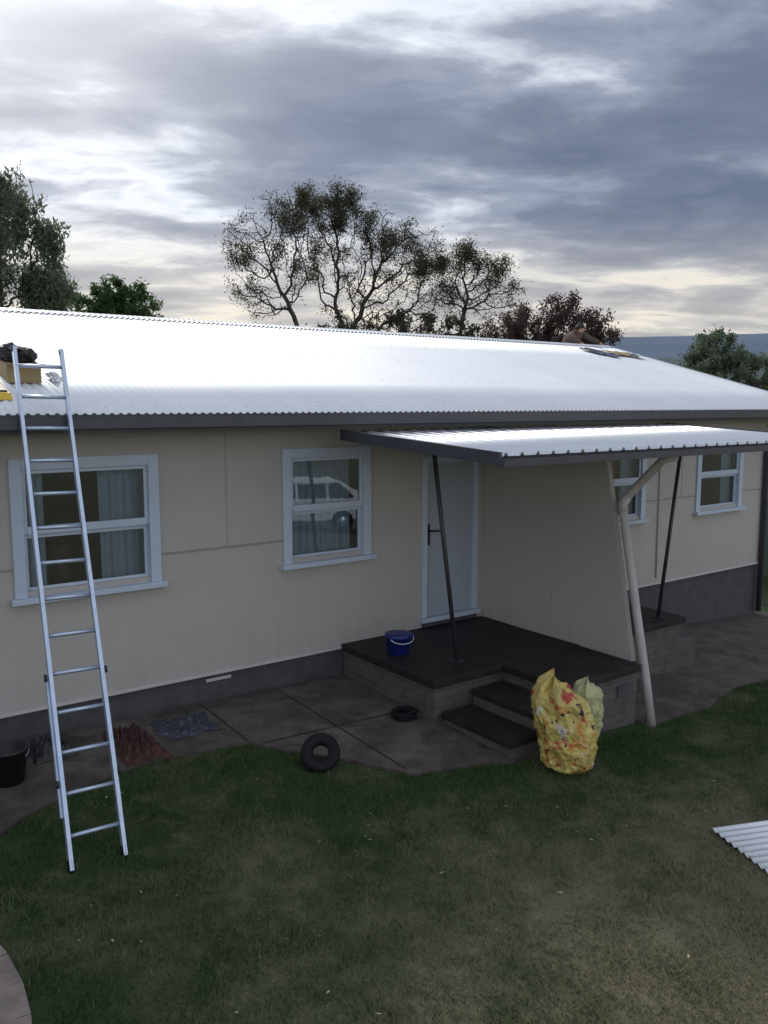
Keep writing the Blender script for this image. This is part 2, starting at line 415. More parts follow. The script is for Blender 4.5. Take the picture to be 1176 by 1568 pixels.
c=M['curtain']
window('a',*wins['A'],[(1.78,2.04,c),(2.54,3.0,c)])
window('b',*wins['B'],[(4.5,5.42,c)])
window('c',*wins['C'],[(9.5,10.2,M['curtred']),(10.3,10.6,c)])
window('d',*wins['D'],[(12.05,12.2,M['curtred']),(12.9,13.2,c)])
lathe('lamp_on_table',[(0,0),(.06,0),(.09,.08),(.08,.16),(.03,.22),(.10,.24),(.07,.40),(.0,.40)],M['net'],H,(2.25,.45,1.02),20)
boxes('side_table',[(2.0,2.6,.3,.7,.95,1.0),(2.03,2.07,.33,.37,.1,.95),(2.53,2.57,.33,.37,.1,.95),(2.03,2.07,.63,.67,.1,.95),(2.53,2.57,.63,.67,.1,.95)],M['room'],H)
x0,x1,z0,z1=door
boxes('door_frame',[(x0,x0+.07,-.02,.1,.17,z1),(x1-.07,x1,-.02,.1,.17,z1),(x0+.07,x1-.07,-.02,.1,z1-.07,z1)],M['white'],H,.004)
boxes('door_sill',[(x0-.03,x1+.03,-.07,.1,.115,.168)],M['white'],H,.006)
boxes('door_riser',[(x0,x1,-.01,.1,.05,.112)],M['base'],H)
boxes('door_leaf',[(x0+.072,x1-.072,.02,.06,.17,z1-.072)],M['door'],H,.004)
boxes('door_lock_plate',[(x0+.085,x0+.13,.004,.019,1.06,1.32)],M['black'],H,.003)
tube('door_handle',[(x0+.105,.018,1.24),(x0+.105,-.04,1.24),(x0+.15,-.055,1.24),(x0+.24,-.055,1.235)],.012,M['black'],H)
tube('corner_downpipe',[(13.93,-.6,2.56),(13.93,-.58,2.5),(13.95,-.12,2.3),(13.95,-.055,2.2),(13.95,-.055,-.85)],.045,M['gutter'],H,12)
tube('conduit',[(11.0,-.02,2.5),(11.0,-.02,.1)],.01,M['joint'],H,8)

# ------------------------------------------------------------ canopy
cz=lambda y: 2.47+(y+.5)*(2.47-2.345)/2.3
corr('canopy_roof_sheet',4.9,10.42,-.50,cz(-.5),-2.84,cz(-2.84),.19,.028,M['canopyroof'],H,25,3,True)
V=[];F=[]
def slbox(x0,x1,y0,y1,o0,o1):
    n=len(V)
    for (x,y,o) in [(x0,y0,o0),(x1,y0,o0),(x1,y1,o0),(x0,y1,o0),(x0,y0,o1),(x1,y0,o1),(x1,y1,o1),(x0,y1,o1)]: V.append((x,y,cz(y)+o))
    F.extend([tuple(n+i for i in q) for q in [(0,3,2,1),(4,5,6,7),(0,1,5,4),(1,2,6,5),(2,3,7,6),(3,0,4,7)]])
slbox(4.865,4.898,-2.84,-.48,-.075,.035);slbox(10.425,10.455,-2.84,-.48,-.075,.035)
slbox(4.95,10.4,-2.78,-2.73,-.09,-.006);slbox(4.95,10.4,-.6,-.55,-.09,-.006);slbox(4.95,10.4,-1.7,-1.65,-.09,-.006)
mesh_obj('canopy_frame',V,F,M['gutter'],H)
boxes('canopy_gutter',[(4.87,10.45,-2.90,-2.895,cz(-2.8)-.085,cz(-2.8)-.022),(4.87,10.45,-2.895,-2.80,cz(-2.8)-.085,cz(-2.8)-.08),(4.862,4.868,-2.90,-2.80,cz(-2.8)-.085,cz(-2.8)-.022)],M['gutter'],H)
tube('canopy_pole_a',[(5.81,-1.28,.05),(5.50,-1.22,cz(-1.25)-.01)],.024,M['pole'],H,10)
tube('canopy_pole_b',[(9.13,-1.41,.05),(9.57,-1.36,cz(-1.4)-.01)],.024,M['pole'],H,10)
boxes('pole_feet',[(5.75,5.87,-1.34,-1.22,.051,.058),(9.07,9.19,-1.47,-1.35,.051,.058)],M['pole'],H)
px=7.38
V=[(px-.035,-.001,.053),(px-.035,-2.36,.03),(px-.035,-1.90,cz(-1.9)-.01),(px-.035,-.001,cz(0)-.0),
   (px+.035,-.001,.053),(px+.035,-2.36,.03),(px+.035,-1.90,cz(-1.9)-.01),(px+.035,-.001,cz(0)-.0)]
mesh_obj('privacy_panel',V,[(0,3,2,1),(4,5,6,7),(1,2,6,5),(0,1,5,4),(3,7,6,2)],M['wall'],H)
mesh_obj('panel_joint',[(px-.038,-1.19,.06),(px-.038,-1.200,.06),(px-.038,-1.200,2.3),(px-.038,-1.19,2.3)],[(0,1,2,3)],M['joint'],H)
tube('canopy_downpipe',[(7.56,-2.66,2.24),(7.53,-2.52,2.20),(7.42,-2.18,1.80),(7.40,-2.12,1.70),(7.39,-2.36,.6),(7.38,-2.53,-.15),(7.38,-2.62,-.62)],.046,M['pvc'],H,16)
tube('pipe_collar',[(7.416,-2.17,1.79),(7.403,-2.12,1.70),(7.400,-2.14,1.62)],.054,M['pvc'],H,16)

# ------------------------------------------------------------ porch slab + steps
P=empty('porch_with_steps')
boxes('slab_top',[(5.17,7.34,-1.66,-.002,-.03,.05),(6.12,7.30,-2.52,-1.662,-.03,.048),(7.42,9.46,-1.60,-.002,-.03,.05)],M['deck'],P,.008)
boxes('slab_brickwork',[(5.21,7.40,-1.62,-.0,-.9,-.031),(6.16,7.27,-2.49,-1.621,-.9,-.031),(7.41,9.40,-1.56,0,-1.2,-.031)],M['stepbrick'],P)
boxes('under_panel',[(7.345,7.415,-2.38,-.002,-1.0,.027)],M['stepbrick'],P)
boxes('step_treads',[(5.67,6.118,-2.60,-1.665,-.185,-.12),(5.26,5.668,-2.64,-1.665,-.34,-.28)],M['deck'],P,.008)
boxes('step_risers',[(5.70,6.15,-2.57,-1.67,-.8,-.186),(5.30,5.69,-2.61,-1.67,-.8,-.341)],M['stepbrick'],P)
boxes('side_step',[(9.46,9.85,-1.5,-.3,-.8,-.28)],M['stepbrick'],P,.01)
boxes('vent_blocks',[(6.95,7.2,-2.505,-2.492,-.25,-.12),(8.0,8.3,-1.575,-1.562,-.3,-.15)],M['base'],P)

# ------------------------------------------------------------ ladder
LD=empty('extension_ladder')
bL=Vector((1.48,-2.27,g(1.48,-2.27)+.01));bR=Vector((1.845,-2.28,g(1.84,-2.28)+.01))
tL=Vector((1.69,-.69,2.70));tR=Vector((2.06,-.69,2.70))
tL=bL+(tL-bL)*1.172;tR=bR+(tR-bR)*1.165
ax=(tL-bL).normalized();sd=(bR-bL).normalized();nr=sd.cross(ax).normalized()
def bar(A,B,w,d,name,off=0):
    V=[]
    for Pt in (A,B):
        for s,t in ((-1,-1),(1,-1),(1,1),(-1,1)): V.append(Pt+sd*s*w/2+nr*(t*d/2+off))
    return mesh_obj(name,V,[(0,1,2,3),(7,6,5,4),(0,4,5,1),(1,5,6,2),(2,6,7,3),(3,7,4,0)],M['alu'],LD)
bar(bL,tL,.027,.055,'rail_left');bar(bR,tR,.027,.055,'rail_right')
LN=(tL-bL).length
bar(bL-sd*.022+ax*.35,bL-sd*.022+ax*1.35,.014,.04,'lower_rail_left',-.03);bar(bR+sd*.020+ax*.35,bR+sd*.020+ax*1.35,.012,.04,'lower_rail_right',-.03)
for k in range(14):
    t=.22+k*.282
    if t>LN-.05: break
    tube('rung_%d'%(k+1),[bL+ax*t,bR+ax*t],.016,M['alu'],LD,8)
for t in (.55,1.30):
    for A,s in ((bL,-1),(bR,1)): tube('rail_bracket',[A+ax*t+sd*s*.032,A+ax*(t+.05)+sd*s*.032],.012,M['black'],LD,8)
for A in (bL,bR): 
    tube('foot',[A-ax*.01,A+ax*.07],.028,M['rubber'],LD,8)
for A in (tL,tR): tube('end_cap',[A-ax*.03,A+ax*.012],.022,M['black'],LD,8)

# ------------------------------------------------------------ garbage bag
def sack(name,loc,h,rx,ry,mat_,seed,parent,lean=(0,0),ears=0.0):
    NU,NVv=120,90;V=[];F=[]
    for j in range(NVv+1):
        t=j/NVv
        pr=np.interp(t,[0,.02,.08,.3,.5,.68,.80,.92,1],[0,.66,.88,.97,1.0,.93,.90,.62,0])
        for i in range(NU):
            a=2*math.pi*i/NU
            x=math.cos(a);y=math.sin(a)
            p=Vector((x*1.5+seed,y*1.5,t*2.4))
            n=mnoise.fractal(p*1.5,.9,2.2,5)
            rid=1-abs(mnoise.noise(Vector((x*2.2+seed,y*2.2,t*3.4)))*2.2)
            rid2=1-abs(mnoise.noise(Vector((x*5+seed,y*5,t*7+3)))*2.2)
            r=pr*(1+.20*n+.08*rid+.045*rid2)
            zz=t*h+.03*n*h*(t>.05)
            if t>.72:
                q=(t-.72)/.28
                zz+=ears*h*q*(.10*math.cos(a-2.9)+.07*math.sin(3*a+seed)+.05*math.sin(7*a))
            V.append((loc[0]+rx*x*r+lean[0]*t*t,loc[1]+ry*y*r+lean[1]*t*t,loc[2]+max(0,zz)))
    for j in range(NVv):
        for i in range(NU):
            i2=(i+1)%NU;F.append((j*NU+i,j*NU+i2,(j+1)*NU+i2,(j+1)*NU+i))
    return mesh_obj(name,V,F,mat_,parent,True)
def crease(nt,pos,p,s=.8):
    v=nt.n('ShaderNodeTexVoronoi');v.feature='DISTANCE_TO_EDGE';v.inputs['Scale'].default_value=9
    dn=nt.n('ShaderNodeVectorMath');dn.operation='ADD';nz=nt.n('ShaderNodeTexNoise');nt.set(nz.inputs['Vector'],pos);nz.inputs['Scale'].default_value=7
    sc=nt.n('ShaderNodeVectorMath');sc.operation='SCALE';nt.set(sc.inputs[0],nz.outputs['Color']);sc.inputs['Scale'].default_value=.25
    nt.set(dn.inputs[0],pos);nt.set(dn.inputs[1],sc.outputs[0]);nt.set(v.inputs['Vector'],dn.outputs[0])
    h=nt.math('ADD',nt.math('MINIMUM',v.outputs['Distance'],.25),nt.math('MULTIPLY',nt.noise(pos,11,5,.65,1.2),.6))
    bp=nt.n('ShaderNodeBump');bp.inputs['Strength'].default_value=s;bp.inputs['Distance'].default_value=.03
    nt.set(bp.inputs['Height'],h);nt.set(p.inputs['Normal'],bp.outputs[0])
def bagB(nt,pos,c,p):
    n1=nt.noise(pos,6.5,3,.5,.6);n2=nt.noise(pos,7,2,.5,.3)
    off=nt.n('ShaderNodeVectorMath');off.operation='ADD';nt.set(off.inputs[0],pos);off.inputs[1].default_value=(7,3,5)
    n4=nt.noise(off.outputs[0],5.5,2,.5,.4)
    c=nt.mix(nt.ramp(n1,[(.58,(0,0,0)),(.66,(1,1,1))]),c,(.50,.24,.05,1))
    c=nt.mix(nt.ramp(n2,[(.61,(0,0,0)),(.66,(1,1,1))]),c,(.42,.06,.04,1))
    c=nt.mix(nt.ramp(n4,[(.62,(0,0,0)),(.66,(1,1,1))]),c,(.60,.56,.50,1))
    c=nt.mix(nt.ramp(nt.noise(off.outputs[0],16,2,.5),[(.66,(0,0,0)),(.68,(1,1,1))]),c,(.03,.025,.035,1))
    crease(nt,pos,p);return c
M['bag']=mat('yellow_bag_plastic',(.52,.43,.13),.34,.25,6,builder=bagB)
def bagW(nt,pos,c,p):
    crease(nt,pos,p);return c
M['bagw']=mat('pale_bag_plastic',(.40,.41,.22),.3,.2,6,builder=bagW)
B=empty('garbage_bag')
gz=g(5.72,-2.95)
sack('yellow_sack',(5.69,-2.95,gz),.82,.255,.24,M['bag'],1.3,B,(-.15,.06),1.0)
sack('pale_side_bag',(5.90,-2.95,gz+.22),.55,.15,.14,M['bagw'],8.1,B,(.03,0),.5)

# ------------------------------------------------------------ bucket
BK=empty('blue_bucket')
lathe('tub',[(.0,.0),(.105,.0),(.115,.01),(.138,.20),(.146,.20),(.146,.215),(.132,.215),(.11,.02),(0,.02)],M['bluep'],BK,(5.48,-.68,.05),32)
lathe('lid_rim',[(.148,.185),(.152,.19),(.152,.222),(.145,.226),(.06,.224),(0,.224)],M['bluep'],BK,(5.48,-.68,.05),32)
tube('handle',[(5.48+.15*math.cos(a),-.68-.06-.09*math.sin(a),.05+.19-.05*math.sin(a)) for a in np.linspace(0,math.pi,14)],.006,M['white'],BK,8)

# ------------------------------------------------------------ tyre + coil
T=empty('small_tyre',(3.74,-1.84,g(3.74,-1.84)));
seg=48;V=[];F=[];ps=14
for i in range(seg):
    a=2*math.pi*i/seg
    for k in range(ps):
        b=2*math.pi*k/ps;cr=math.copysign(abs(math.cos(b))**.7,math.cos(b));sr=math.copysign(abs(math.sin(b))**.7,math.sin(b))
        R=.120+.052*cr*(1+ (.05 if (i%2 and cr>.5) else 0));V.append((R*math.cos(a),.05*sr,R*math.sin(a)))
for i in range(seg):
    for k in range(ps):
        i2=(i+1)%seg;k2=(k+1)%ps;F.append((i*ps+k,i*ps+k2,i2*ps+k2,i2*ps+k))
t=mesh_obj('tyre_carcass',V,F,M['rubber'],T,True);t.location=(0,0,.135);t.rotation_euler=(math.radians(-38),0,math.radians(-35))
Cc=empty('black_hose_coil')
pts=[];zb=g(5.0,-1.4)+.045
for i in range(150):
    a=i*.27;rr=.10+.022*math.sin(i*.37);pts.append((5.0+rr*math.cos(a),-1.40+rr*math.sin(a),zb+.0004*i+.008*math.sin(i*.9)))
tube('coiled_hose',pts,.012,M['rubber'],Cc,8)
tube('hose_tail',[(5.1,-1.4,zb),(5.2,-1.35,zb-.005),(5.32,-1.38,zb-.005)],.012,M['rubber'],Cc,8)
BB=empty('black_bucket')
lathe('pail',[(0,0),(.12,0),(.16,.27),(.17,.27),(.17,.29),(.155,.29),(.115,.02),(0,.02)],M['black'],BB,(1.42,-.78,g(1.4,-.8)+.03),28)
tube('bail',[(1.42+.165*math.cos(a),-.78-.13*math.sin(a),g(1.4,-.8)+.30-.08*math.sin(a)) for a in np.linspace(0,math.pi,14)],.005,M['alu'],BB,6)
def crumple(name,cx,cy,rx,ry,h,mat_,seed,N=60,base=.035,fr=2.2):
    V=[];F=[]
    for i in range(N):
        for j in range(N):
            u=i/(N-1)*2-1;v=j/(N-1)*2-1
            n=mnoise.fractal(Vector((u*fr+seed,v*fr,seed)),.8,2.1,4)
            e=1+.30*mnoise.noise(Vector((math.atan2(v,u)*2.2,seed,0)))
            x=cx+u*rx*e;y=cy+v*ry*e
            fall=max(0,1-max(abs(u),abs(v))**4)
            V.append((x,y,g(x,y)+base+max(.002,(abs(n)*.9+.25)*h*fall)))
    for i in range(N-1):
        for j in range(N-1):
            F.append((i*N+j,(i+1)*N+j,(i+1)*N+j+1,i*N+j+1))
    return mesh_obj(name,V,F,mat_,None,True)
crumple('plastic_sheet',3.05,-.50,.27,.22,.05,M['tarp'],2.2,fr=4)
crumple('red_netting',2.50,-.66,.19,.38,.12,M['net'],5.1,fr=5)
crumple('black_tool_bag',1.86,-.46,.17,.14,.20,M['black'],9.4)

# ------------------------------------------------------------ paver edging bottom-left
PV=empty('paver_edging')
pp=[(.80,-2.40),(.88,-2.66),(.93,-2.92),(.945,-3.20),(.92,-3.48),(.86,-3.76),(.78,-4.02)]
for k in range(len(pp)-1):
    a=Vector((*pp[k],0));b=Vector((*pp[k+1],0));d=(b-a).normalized();n=Vector((-d.y,d.x,0))
    if n.x>0: n=-n
    for r in range(4):
        a2=a+d*.006+n*(r*.19);b2=b-d*.006+n*(r*.19);w=n*.18
        q=[a2,b2,b2+w,a2+w];hh=random.uniform(-.004,.004)
        V=[(v.x,v.y,g(v.x,v.y)-.05) for v in q]+[(v.x,v.y,g(v.x,v.y)+.028+hh) for v in q]
        o=mesh_obj('paver',V,[(0,3,2,1),(4,5,6,7),(0,1,5,4),(1,2,6,5),(2,3,7,6),(3,0,4,7)],M['paver'],PV)
        m=o.modifiers.new('b','BEVEL');m.width=.006;m.segments=2

# ------------------------------------------------------------ loose roof sheet on lawn
RS=empty('corrugated_roof_sheet')
o=corr('sheet',0,.80,0,0,3.0,0,.076,.009,M['lightsheet'],RS,10,6)
e1=Vector((-.39,-.92,0)).normalized();e2=Vector((.93,-.37,0)).normalized()
z0=g(6,-4.5)+.05
o.matrix_local=Matrix(((e1.x,e2.x,0,5.82),(e1.y,e2.y,0,-4.31),(0,0,1,z0),(0,0,0,1)))

# ------------------------------------------------------------ items on roof
def rz(y): return 2.70+(y+.55)*SL+.012
BX=empty('cardboard_box')
def onroof(name,x0,x1,y0,y1,h,mat_,par,inset=0):
    V=[(x0,y0,rz(y0)),(x1,y0,rz(y0)),(x1,y1,rz(y1)),(x0,y1,rz(y1)),(x0+inset,y0+inset,rz(y0)+h),(x1-inset,y0+inset,rz(y0)+h),(x1-inset,y1-inset,rz(y1)+h),(x0+inset,y1-inset,rz(y1)+h)]
    o=mesh_obj(name,V,[(0,3,2,1),(4,5,6,7),(0,1,5,4),(1,2,6,5),(2,3,7,6),(3,0,4,7)],mat_,par)
    m=o.modifiers.new('b','BEVEL');m.width=.006;return o
onroof('carton',1.83,2.13,.35,.68,.16,M['cardboard'],BX)
mesh_obj('open_flaps',[(1.83,.35,rz(.35)+.162),(2.13,.35,rz(.35)+.162),(2.15,.20,rz(.35)+.17),(1.80,.20,rz(.35)+.17)],[(0,1,2,3)],M['cardboard'],BX)
BG=empty('black_cloth_bag')
o=sack('bag_body',(1.97,.52,rz(.5)+.15),.15,.16,.14,M['black'],3.7,BG,(-.03,0),1.4)
YC=empty('yellow_tool_tray')
onroof('tray',1.60,1.74,-.22,.10,.06,M['yellow'],YC,.01)
onroof('tray_lid',1.62,1.72,-.19,.07,.075,M['black'],YC,.01)
GV=empty('work_glove')
def blob(name,c,r,mat_,par,seed=0,amp=.25):
    bm=bmesh.new();bmesh.ops.create_icosphere(bm,subdivisions=4,radius=1)
    for v in bm.verts:
        n=mnoise.fractal(v.co*1.6+Vector((seed,0,0)),.8,2.,4);q=v.co*(1+amp*n);v.co=Vector((c[0]+q.x*r[0],c[1]+q.y*r[1],c[2]+q.z*r[2]))
    me=bpy.data.meshes.new(name);bm.to_mesh(me);me.materials.append(mat_)
    me.polygons.foreach_set('use_smooth',[True]*len(me.polygons));return link(bpy.data.objects.new(name,me),par)
blob('palm',(2.28,.55,rz(.55)+.03),(.06,.08,.03),M['paper'],GV,3)
for k in range(4): tube('finger_%d'%k,[(2.25+.025*k,.50,rz(.5)+.03),(2.24+.03*k,.42,rz(.42)+.03),(2.24+.032*k,.37,rz(.37)+.015)],.012,M['paper'],GV,8)
PK=empty('paper_packaging')
def sheetp(name,cx,cy,w,h,ang,mat_,seed):
    V=[];F=[];N=12
    for i in range(N):
        for j in range(N):
            u=(i/(N-1)-.5)*w;v=(j/(N-1)-.5)*h;x=cx+u*math.cos(ang)-v*math.sin(ang);y=cy+u*math.sin(ang)+v*math.cos(ang)
            V.append((x,y,rz(y)+.02+.05*abs(mnoise.noise(Vector((u*4+seed,v*4,0))))))
    for i in range(N-1):
        for j in range(N-1): F.append((i*N+j,(i+1)*N+j,(i+1)*N+j+1,i*N+j+1))
    mesh_obj(name,V,F,mat_,PK,True)
sheetp('wrapper_a',13.45,3.35,.40,.5,.3,M['tarp'],1);sheetp('wrapper_b',14.1,3.25,.6,.45,-.3,M['cardboard'],4);sheetp('wrapper_c',13.6,3.05,.35,.25,.6,M['bluep'],7);sheetp('wrapper_d',14.35,3.05,.3,.3,.1,M['tarp'],9)

# ------------------------------------------------------------ roofer behind the ridge
PR=empty('roofer')
def skinbody(name,verts,edges,radii,mat_,par,root=0,sub=2):
    me=bpy.data.meshes.new(name);me.from_pydata(verts,edges,[]);me.update();me.materials.append(mat_)
    o=link(bpy.data.objects.new(name,me),par);m=o.modifiers.new('skin','SKIN');m.use_smooth_shade=True
    for i,r in enumerate(radii):
        me.skin_vertices[0].data[i].radius=(r,r) if not isinstance(r,tuple) else r
        me.skin_vertices[0].data[i].use_root=(i==root)
    s=o.modifiers.new('sub','SUBSURF');s.levels=sub;s.render_levels=sub;return o
rb=lambda y: 3.99-(y-yr)*SL+.012
hx=14.35
skinbody('torso_and_arms',[(hx+.15,5.05,rb(5.05)+.30),(hx+.08,4.85,4.18),(hx,4.66,4.27),(hx-.04,4.56,4.31),
  (hx+.19,4.60,4.27),(hx+.34,4.50,4.17),(hx+.42,4.33,4.09),
  (hx-.20,4.58,4.24),(hx-.27,4.42,4.14),(hx-.24,4.28,4.06)],
  [(0,1),(1,2),(2,3),(2,4),(4,5),(5,6),(2,7),(7,8),(8,9)],[.15,.155,.15,.07,.075,.055,.045,.075,.055,.045],M['shirt'],PR)
skinbody('legs',[(hx+.15,5.05,rb(5.05)+.28),(hx+.30,4.80,rb(4.8)+.10),(hx+.30,5.20,rb(5.2)+.07),(hx+.30,5.38,rb(5.38)+.05),
  (hx+.0,4.82,rb(4.82)+.10),(hx+.02,5.22,rb(5.22)+.07),(hx+.02,5.40,rb(5.4)+.05)],[(0,1),(1,2),(2,3),(0,4),(4,5),(5,6)],[.14,.075,.055,.04,.075,.055,.04],M['trouser'],PR)
skinbody('neck_and_head',[(hx-.04,4.60,4.30),(hx-.06,4.50,4.345),(hx-.075,4.43,4.36),(hx-.09,4.36,4.345)],[(0,1),(1,2),(2,3)],[.055,.06,(.085,.095),(.06,.07)],M['skin'],PR)
blob('hair_cap',(hx-.07,4.46,4.39),(.095,.105,.085),M['hair'],PR,2,.06)
blob('nose',(hx-.10,4.305,4.335),(.014,.02,.018),M['skin'],PR,2,.02)
for s,x in ((1,hx+.42),(-1,hx-.24)):
    y0=4.33 if s>0 else 4.28;z0=4.085 if s>0 else 4.055
    skinbody('hand',[(x,y0,z0),(x+.01*s,y0-.07,z0-.035)],[(0,1)],[.03,(.042,.02)],M['skin'],PR,0,1)
    for k in range(4):
        ox=(k-1.5)*.02
        skinbody('finger_%d'%(k+1),[(x+ox,y0-.07,z0-.035),(x+ox*1.15,y0-.115+.006*abs(k-1),z0-.042),(x+ox*1.2,y0-.15+.012*abs(k-1),z0-.056)],[(0,1),(1,2)],[.009,.009,.007],M['skin'],PR,0,1)
    skinbody('thumb',[(x-.03*s,y0-.035,z0-.03),(x-.055*s,y0-.07,z0-.04),(x-.06*s,y0-.10,z0-.05)],[(0,1),(1,2)],[.012,.010,.008],M['skin'],PR,0,1)

# ------------------------------------------------------------ vegetation
CAMX,CAMY,YAW=0,-7.8454,.6355
def W(D,Lt): return (CAMX+D*math.sin(YAW)+Lt*math.cos(YAW),CAMY+D*math.cos(YAW)-Lt*math.sin(YAW))
def grow(base,attr,start,step,kill,maxit=140,jit=.25,infl=6):
    nodes=[np.array(base,float)];par=[-1]
    s=np.array(start,float);n=max(2,int(np.linalg.norm(s-nodes[0])/step))
    for i in range(1,n+1):
        p=nodes[0]+(s-nodes[0])*i/n;p[:2]+=rng.normal(0,.05*step,2);nodes.append(p);par.append(i-1)
    A=attr.copy();N=np.array(nodes)
    d=np.linalg.norm(A[:,None]-N[None],axis=2);near=d.argmin(1);nd=d.min(1)
    for it in range(maxit):
        if len(A)==0: break
        dirs=(A-N[near])/np.maximum(nd,1e-6)[:,None]
        act=nd<infl
        if not act.any(): act=nd<=nd.min()+.5
        uniq=np.unique(near[act]);new=[];np_=[]
        for u in uniq:
            v=dirs[act&(near==u)].mean(0)+rng.normal(0,jit,3)
            v[2]+=.05
            l=np.linalg.norm(v)
            if l<1e-3: continue
            new.append(N[u]+v/l*step);np_.append(u)
        if not new: break
        new=np.array(new);k0=len(N);N=np.vstack([N,new]);par+=list(np_)
        d=np.linalg.norm(A[:,None]-new[None],axis=2);m=d.min(1);am=d.argmin(1);b=m<nd
        near=np.where(b,am+k0,near);nd=np.where(b,m,nd)
        keep=nd>kill;A=A[keep];near=near[keep];nd=nd[keep]
        if len(N)>7000: break
    return N,np.array(par)
def tree(name,D,trunkL,blobs,lm,natt,step,leafn,leafsz,spread,trunk_r,startH,fork_L=None,tip=.012,droop=.0,patch=2.0,tips=False):
    bx,by=W(D,trunkL);gzv=g(bx,by)
    base=(bx,by,gzv-.1)
    att=[]
    tw=sum(b[2]**2 for b in blobs)
    for (Lt,Hh,r) in blobs:
        n=int(natt*r*r/tw)+4
        v=rng.normal(size=(n,3));v/=np.linalg.norm(v,axis=1)[:,None];rad=r*rng.random(n)**(1/2.6)
        cx,cy=W(D+rng.uniform(-.5,.5)*r,Lt)
        att.append(np.stack([cx+v[:,0]*rad,cy+v[:,1]*rad,2.77+Hh+v[:,2]*rad],1))
    att=np.concatenate(att)
    sx,sy=W(D,fork_L if fork_L is not None else trunkL)
    N,par=grow(base,att,(sx,sy,2.77+startH),step,step*1.15)
    n=len(N);rad=np.zeros(n);cnt=np.zeros(n,int);dt=np.zeros(n,int)
    for i in range(n-1,0,-1):
        if rad[i]==0: rad[i]=tip**2.2
        rad[par[i]]+=rad[i];cnt[par[i]]+=1;dt[par[i]]=max(dt[par[i]],dt[i]+1)
    R=rad**(1/2.2);R=np.minimum(R*(trunk_r/R[0]) if R[0]>trunk_r else R,trunk_r)
    R=np.maximum(R,tip*.7)
    T=empty(name,(0,0,0))
    i=np.arange(1,n);a=N[par[i]];b=N[i];t=b-a;t/=np.maximum(np.linalg.norm(t,axis=1),1e-6)[:,None]
    ref=np.tile([[.31,.22,.1]],(len(t),1));u=np.cross(t,ref);u/=np.linalg.norm(u,axis=1)[:,None];w=np.cross(t,u)
    S=5;V=[]
    for P_,rr in ((a,R[par[i]]*.5+R[i]*.5),(b,R[i])):
        for k in range(S):
            an=2*math.pi*k/S;V.append(P_+(u*math.cos(an)+w*math.sin(an))*rr[:,None])
    V=np.stack(V,1).reshape(-1,3);m=len(t);base_i=np.arange(m)*(2*S)
    F=np.concatenate([np.stack([base_i+k,base_i+(k+1)%S,base_i+S+(k+1)%S,base_i+S+k],1) for k in range(S)])
    np_mesh('trunk_and_limbs',V,F,M['bark'],T,True)
    thin=np.where(dt<=(3 if tips else 4))[0];thin=thin[thin>0]
    wts=rng.random(len(thin))**(1.2 if tips else 2.0)+.08
    ph=np.array([mnoise.noise(Vector(tuple(N[q]*1.1))) for q in thin]);wts*=np.clip(.5+ph*patch,.03,2)
    if tips:
        cen=N[thin].mean(0);wts*=np.clip(.3+(N[thin][:,2]-cen[2])*.22+np.linalg.norm((N[thin]-cen)[:,:2],axis=1)*.10,.12,1.6)
    wts/=wts.sum();pick=rng.choice(thin,leafn,p=wts)
    # leaves strung between a twig node and its parent, with scatter
    q=rng.random((leafn,1));c=N[pick]*(1-q)+N[par[pick]]*q+rng.normal(0,spread,(leafn,3));c[:,2]-=droop*rng.random(leafn)**2
    d1=rng.normal(size=(leafn,3));d1[:,2]-=droop*2;d1/=np.linalg.norm(d1,axis=1)[:,None]
    d2=np.cross(d1,rng.normal(size=(leafn,3)));d2/=np.linalg.norm(d2,axis=1)[:,None]
    s=leafsz*(.6+.8*rng.random(leafn))[:,None]
    V=np.stack([c-d1*s,c+d2*s*.36,c+d1*s,c-d2*s*.36],1).reshape(-1,3)
    F=np.arange(leafn*4).reshape(-1,4);tone=np.repeat(rng.random(leafn),4)
    np_mesh('foliage',V,F,lm,T,False,tone)
    return T
LM_d=leafmat('dark_leaves',(.055,.055,.04),(.12,.12,.08),.5)
LM_g=leafmat('green_leaves',(.055,.11,.045),(.12,.20,.08),.5)
LM_s=leafmat('grey_green_leaves',(.10,.135,.09),(.22,.26,.18),.55)
LM_r=leafmat('russet_leaves',(.07,.05,.05),(.14,.10,.09),.4)
tree('gum_tree',34,-3.5,[(-5.4,6.4,1.0),(-5.2,4.9,1.2),(-3.65,7.2,1.2),(-4.0,5.8,1.2),(-4.8,3.9,.9),(-3.3,4.8,.9)],LM_d,560,.27,13500,.046,.15,.16,3.0,-3.4,tip=.012,tips=True,patch=1.5)
tree('gum_tree.001',36,-1.8,[(-2.3,7.7,1.35),(-.9,7.2,1.3),(-2.4,6.1,1.4),(.35,6.3,1.3),(1.6,6.3,1.2),(-.75,5.2,1.5),(1.6,5.0,1.3),(.3,3.9,1.4),(-1.5,4.2,1.2),(1.6,3.7,1.0)],LM_d,1200,.28,30000,.048,.16,.19,3.0,-1.5,tip=.012,tips=True,patch=1.5)
tree('gum_tree.002',35,2.85,[(3.2,5.6,1.1),(4.4,5.2,1.0),(5.0,4.1,.85),(2.8,4.6,1.1),(3.9,4.2,.9)],LM_d,560,.27,11500,.046,.15,.15,2.6,2.9,tip=.012,tips=True,patch=1.5)
tree('shrub',30,.6,[(-2.3,2.2,.7),(-1.2,2.4,.8),(0.2,2.5,.9),(1.5,2.4,.8),(2.5,2.3,.7),(3.5,2.2,.7)],LM_d,600,.22,8000,.07,.10,.1,1.5)
tree('russet_tree',28,5.2,[(3.8,2.3,.8),(4.8,2.4,.9),(6.0,2.6,1.0),(6.9,2.4,.85),(5.4,1.8,1.2)],LM_r,900,.2,17000,.055,.10,.12,1.0,patch=1.2)
